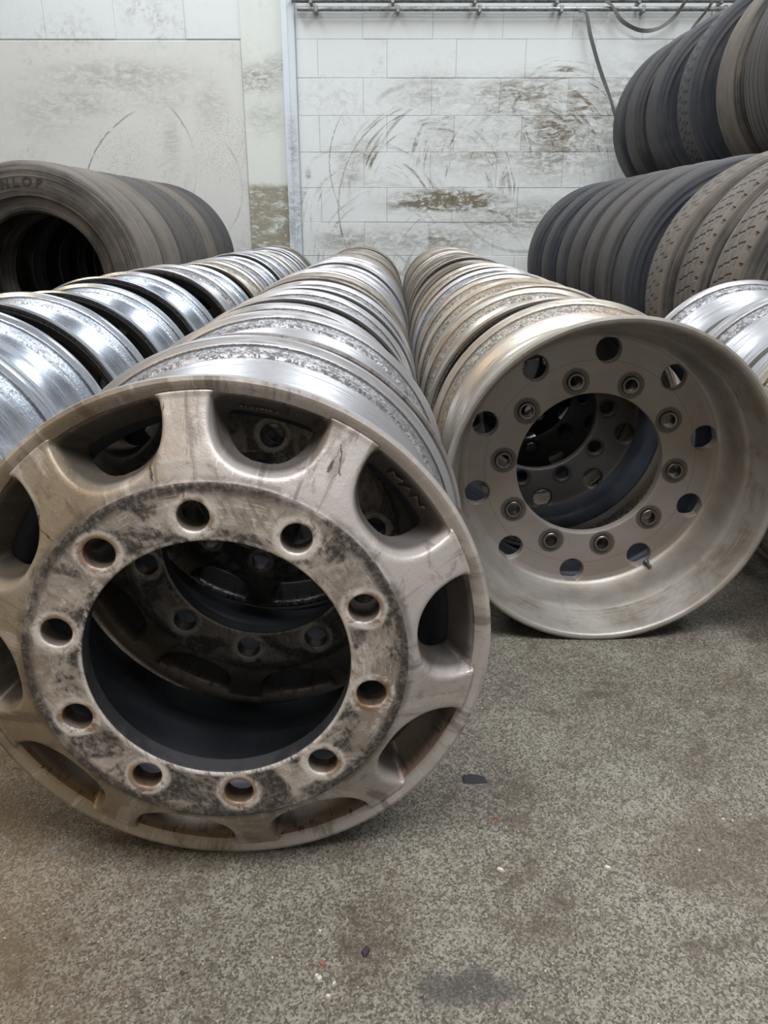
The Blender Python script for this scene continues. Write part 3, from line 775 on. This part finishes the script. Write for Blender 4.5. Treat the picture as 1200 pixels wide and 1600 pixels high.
def tread_mesh(W, kind, nt=540, nb=64, seed=0):
    h = W / 2 * .91
    b = np.linspace(-1, 1, nb); th = np.arange(nt) * 2 * PI / nt
    T, Bq = np.meshgrid(th, b, indexing='ij')
    crown = TR - .006 * Bq ** 2 - .018 * np.clip((np.abs(Bq) - .86) / .14, 0, 1) ** 2
    dep = np.zeros_like(T)
    def groove(c, w, d, z=0, n=60, ph=0):
        cc = c + z * (tri(T * n / (2 * PI) + ph) * 2 - 1)
        return d * np.clip((w - np.abs(Bq - cc)) / (w * .45), 0, 1)
    def slots(lo, hi, n, d, frac, sl=0, ph=0):
        x = (T * n / (2 * PI) + sl * (Bq - lo) + ph) % 1.0
        return d * ((x < frac) & (Bq > lo) & (Bq < hi))
    if kind == 'rib':
        for c in (-.62, -.22, .22, .62): dep = np.maximum(dep, groove(c, .05, .006, .012, 70))
        dep = np.maximum(dep, slots(.93, 1.01, 105, .004, .3)); dep = np.maximum(dep, slots(-1.01, -.93, 105, .004, .3))
    elif kind == 'block':
        for c, p in ((-.60, 0), (-.2, .5), (.2, 0), (.60, .5)): dep = np.maximum(dep, groove(c, .022, .005, .035, 68, p))
        for lo, hi, p in ((-.60, -.2, 0), (-.2, .2, .33), (.2, .6, .6)): dep = np.maximum(dep, slots(lo, hi, 68, .005, .10, .5, p))
        dep = np.maximum(dep, slots(.86, 1.01, 68, .011, .30, 0)); dep = np.maximum(dep, slots(-1.01, -.86, 68, .011, .30, 0, .5))
    elif kind == 'zig':
        for c, p in ((-.5, 0), (0, .5), (.5, 0)): dep = np.maximum(dep, groove(c, .022, .005, .05, 64, p))
        for lo, hi, p in ((-.95, -.5, .2), (-.5, 0, 0), (0, .5, .5), (.5, .95, .7)): dep = np.maximum(dep, slots(lo + .08, hi - .12, 64, .005, .10, .9, p))
    else:   # worn smooth
        for c in (-.7, -.42, -.1, .15, .45, .72): dep = np.maximum(dep, groove(c, .02, .003, .006, 40))
        dep = dep + .0008 * np.sin(Bq * 60)
    r = crown - dep
    V = np.stack([r * np.sin(T), Bq * h, r * np.cos(T)], 2).reshape(-1, 3)
    i = np.arange(nt)[:, None]; j = np.arange(nb - 1)[None]; i2 = (i + 1) % nt
    F = np.stack([i * nb + j, i * nb + j + 1, i2 * nb + j + 1, i2 * nb + j], 2).reshape(-1, 4)
    return mesh('tread', V, F[:, ::-1], True, 30)
TW = {'n': .252, 'w': .335}
CAS = {k: tire_casing(w) for k, w in TW.items()}
TRD = {(k, kind): tread_mesh(TW[k], kind, *((1020, 84) if kind in ('block', 'zig') else (420, 56))) for k, kind in (('n', 'rib'), ('n', 'block'), ('n', 'worn'), ('n', 'zig'), ('w', 'worn'), ('w', 'rib'))}
for me in list(CAS.values()) + list(TRD.values()): me.materials.append(M['rubber_grey'])
def tire(x, y, z, size, kind, mat, label, group, yaw=0, lean=0, roll=0, spin=None):
    """y is the middle of the tyre's width, z its lowest point"""
    root = empty('truck_tire', (x, y, z), (-math.radians(lean), math.radians(roll), math.radians(yaw)))
    sp = random.uniform(0, 6.28) if spin is None else spin
    for nm, me in (('casing', CAS[size]), ('tread', TRD[(size, kind)])):
        o = link(nm, me, None, root, (0, 0, TR), (0, sp, 0)); own_mat(o, M[mat])
    tag(root, label, 'tire', group)
    return root
# left stack along the wall
LT = [(3.775, 'w', 'rib', 'rubber_dusty', 'dusty tyre with raised lettering on its sidewall, frontmost of the left stack'),
      (4.125, 'w', 'worn', 'rubber_dusty', 'worn dusty tyre, second from the front in the left stack'),
      (4.47, 'w', 'rib', 'rubber_grey', 'grey tyre, third from the front in the left stack'),
      (4.775, 'n', 'zig', 'rubber_grey', 'dark tyre, fourth from the front in the left stack'),
      (5.045, 'n', 'worn', 'rubber_dusty', 'dusty tyre, fifth from the front in the left stack'),
      (5.315, 'n', 'rib', 'rubber_grey', 'dark tyre, sixth from the front in the left stack'),
      (5.60, 'n', 'worn', 'rubber_blue', 'dark tyre closest to the white pillar, last of the left stack')]
for i, (y, s, k, m, lab) in enumerate(LT):
    t = tire(-1.562 + [0, .0, .004, .004, .010, .012, .016][i], y, 0, s, k, m, lab, 'tyres of the left stack', yaw=[0, .3, -.3, 0, .3, 0, 0][i])
    if i == 0:
        me = text_mesh('lettering', 'DUNLOP', .052, .0018, .10, .0016, 1.62)
        W2 = TW['w'] / 2
        rr, th0 = .408, math.radians(-9)
        def f(X, Y, Z):
            th = th0 + X / rr; r_ = rr + Y
            return (r_ * math.sin(th), -(W2 * 1.0 + .0012 + Z), r_ * math.cos(th))
        cas = [o for o in t.children if o.name.startswith('casing')][0]; cas.rotation_euler = (0, 0, 0)
        link('lettering', bend(me, f), M['emboss'], cas)
# right stack, lower tier
RT = [(2.36, 'n', 'block', 'rubber_dusty'), (2.65, 'n', 'block', 'rubber_dusty'), (2.93, 'n', 'zig', 'rubber_dusty'),
      (3.42, 'n', 'worn', 'rubber_blue'), (3.70, 'n', 'worn', 'rubber_grey'), (3.98, 'n', 'worn', 'rubber_grey'), (4.32, 'n', 'worn', 'rubber_grey'), (4.64, 'n', 'rib', 'rubber_blue'),
      (5.02, 'n', 'rib', 'rubber_blue'), (5.52, 'w', 'rib', 'rubber_blue')]
RL = ['frontmost', 'second', 'third', 'fourth', 'fifth', 'sixth', 'seventh', 'eighth', 'ninth', 'tenth']
for i, (y, s, k, m) in enumerate(RT):
    lab = '%s tyre, %s in the lower tier of the right stack' % ({'block': 'block-treaded', 'zig': 'zigzag-treaded', 'worn': 'smooth worn', 'rib': 'ribbed'}[k], RL[i] + (' from the front' if i else ''))
    tire(1.50 + random.uniform(-.008, .008), y, 0, s, k, m, lab, 'lower tyres of the right stack', yaw=-6 + random.uniform(-.4, .4))
for i, y in enumerate((3.25, 3.6, 3.95, 4.3, 4.65, 5.0, 5.45)):
    tire(2.555, y, 0, 'n', 'worn', 'rubber_grey', 'dark tyre, %s in the second lower row behind the right stack' % RL[i], 'hidden tyres behind the right stack', yaw=-6)
UZ = math.sqrt(1.0 ** 2 - .5275 ** 2) + .014
UT = [(3.20, 'n', 'zig', 'rubber_dusty'), (3.60, 'n', 'rib', 'rubber_grey'), (3.90, 'n', 'worn', 'rubber_dusty'), (4.40, 'n', 'zig', 'rubber_blue'), (4.92, 'n', 'worn', 'rubber_blue'),
      (5.33, 'n', 'worn', 'rubber_grey'), (5.63, 'n', 'rib', 'rubber_blue')]
for i, (y, s, k, m) in enumerate(UT):
    lab = '%s tyre, %s in the upper tier of the right stack' % ({'zig': 'zigzag-treaded', 'worn': 'smooth worn', 'rib': 'ribbed'}[k], RL[i] + (' from the front' if i else ''))
    tire(2.029 + random.uniform(-.004, .004), y, UZ, s, k, m, lab, 'upper tyres of the right stack', yaw=-6 + random.uniform(-.4, .4))

# ------------------------------------------------------------------ litter on the floor
def chip(name, x, y, sx, sy, sz, rot, mat, label, cat, group=None, seed=0, n=9):
    r_ = random.Random(seed); V = []
    for k in range(n):
        a = 2 * PI * k / n; q = r_.uniform(.72, 1.05); V.append((math.cos(a) * sx * q, math.sin(a) * sy * q, 0))
    V += [(v[0] * .8, v[1] * .8, sz * r_.uniform(.75, 1.1)) for v in V[:n]]
    F = [tuple(range(n))[::-1], tuple(range(n, 2 * n))] + [(k, (k + 1) % n, n + (k + 1) % n, n + k) for k in range(n)]
    o = link(name, mesh(name, V, F, False), mat, None, (x, y, 0), (0, 0, rot)); tag(o, label, cat, group)
def flat(name, c, rough=.8): g_ = G(name); x, y, z = g_.coords('Object'); q = g_.noise(g_.vec(x, y, z), 180, 3); return g_.out(g_.mix(q, tuple(v * .8 for v in c[:3]) + (1,), c), rough, 0)
mk_black = flat('rubber_scrap', S(48, 48, 52)); mk_white = flat('pale_stone', S(196, 190, 178)); mk_rust = flat('rust_leaf', S(150, 92, 56)); mk_grey = flat('grey_stone', S(128, 124, 116))
chip('rubber_scrap', .126, .883, .0225, .0125, .002, -.05, mk_black, 'flat black rubber scrap on the floor right of the spoked rim', 'scrap', None, 3, 11)
chip('rubber_scrap', -.020, .608, .0045, .0075, .003, -.4, mk_black, 'small dark flake on the open floor below the spoked rim', 'scrap', None, 5)
chip('plastic_chip', .141, .720, .0065, .0035, .0025, -.5, mk_white, 'small white plastic chip lying near the middle of the floor', 'chip', None, 6, 5)
chip('plastic_chip', .272, .724, .0055, .0030, .0025, -.4, mk_white, 'small pale chip on the right part of the open floor', 'chip', None, 7, 6)
chip('rust_flake', -.065, .5935, .0060, .0025, .002, -.5, mk_rust, 'orange rust flake beside the cluster of pale pebbles', 'flake', None, 8, 6)
chip('rust_flake', .148, .808, .0045, .0026, .002, .2, mk_rust, 'orange rust flake below the black rubber scrap', 'flake', None, 9, 6)
peb = [(-.0605, .5785, .0055), (-.0668, .5765, .0042), (-.0514, .5708, .0032), (-.0801, .5737, .0030), (-.0564, .5568, .0036), (-.0700, .5800, .0028), (-.0320, .5466, .0030), (-.0709, .6343, .0024), (-.1189, .601, .0022), (.1008, .6485, .0022)]
for i, (x, y, s) in enumerate(peb):
    chip('pebble', x, y, s, s * .8, s * .8, i * .7, mk_white if i % 3 else mk_grey, 'tiny pale pebble scattered on the concrete in front of the rims', 'pebble', 'pale pebbles on the floor', 20 + i, 8)
r_ = random.Random(11)
for i in range(46):
    x, y = r_.uniform(-.30, .52), r_.uniform(.5, 1.15)
    if (x < .15 and y > .70) or x > .34 and y > 1.2: continue
    s = r_.uniform(.0011, .0024)
    chip('pebble', x, y, s, s * r_.uniform(.6, 1), s * .7, r_.uniform(0, 3), mk_white if r_.random() < .7 else mk_grey, 'tiny pale pebble scattered on the concrete in front of the rims', 'pebble', 'pale pebbles on the floor', 100 + i, 7)
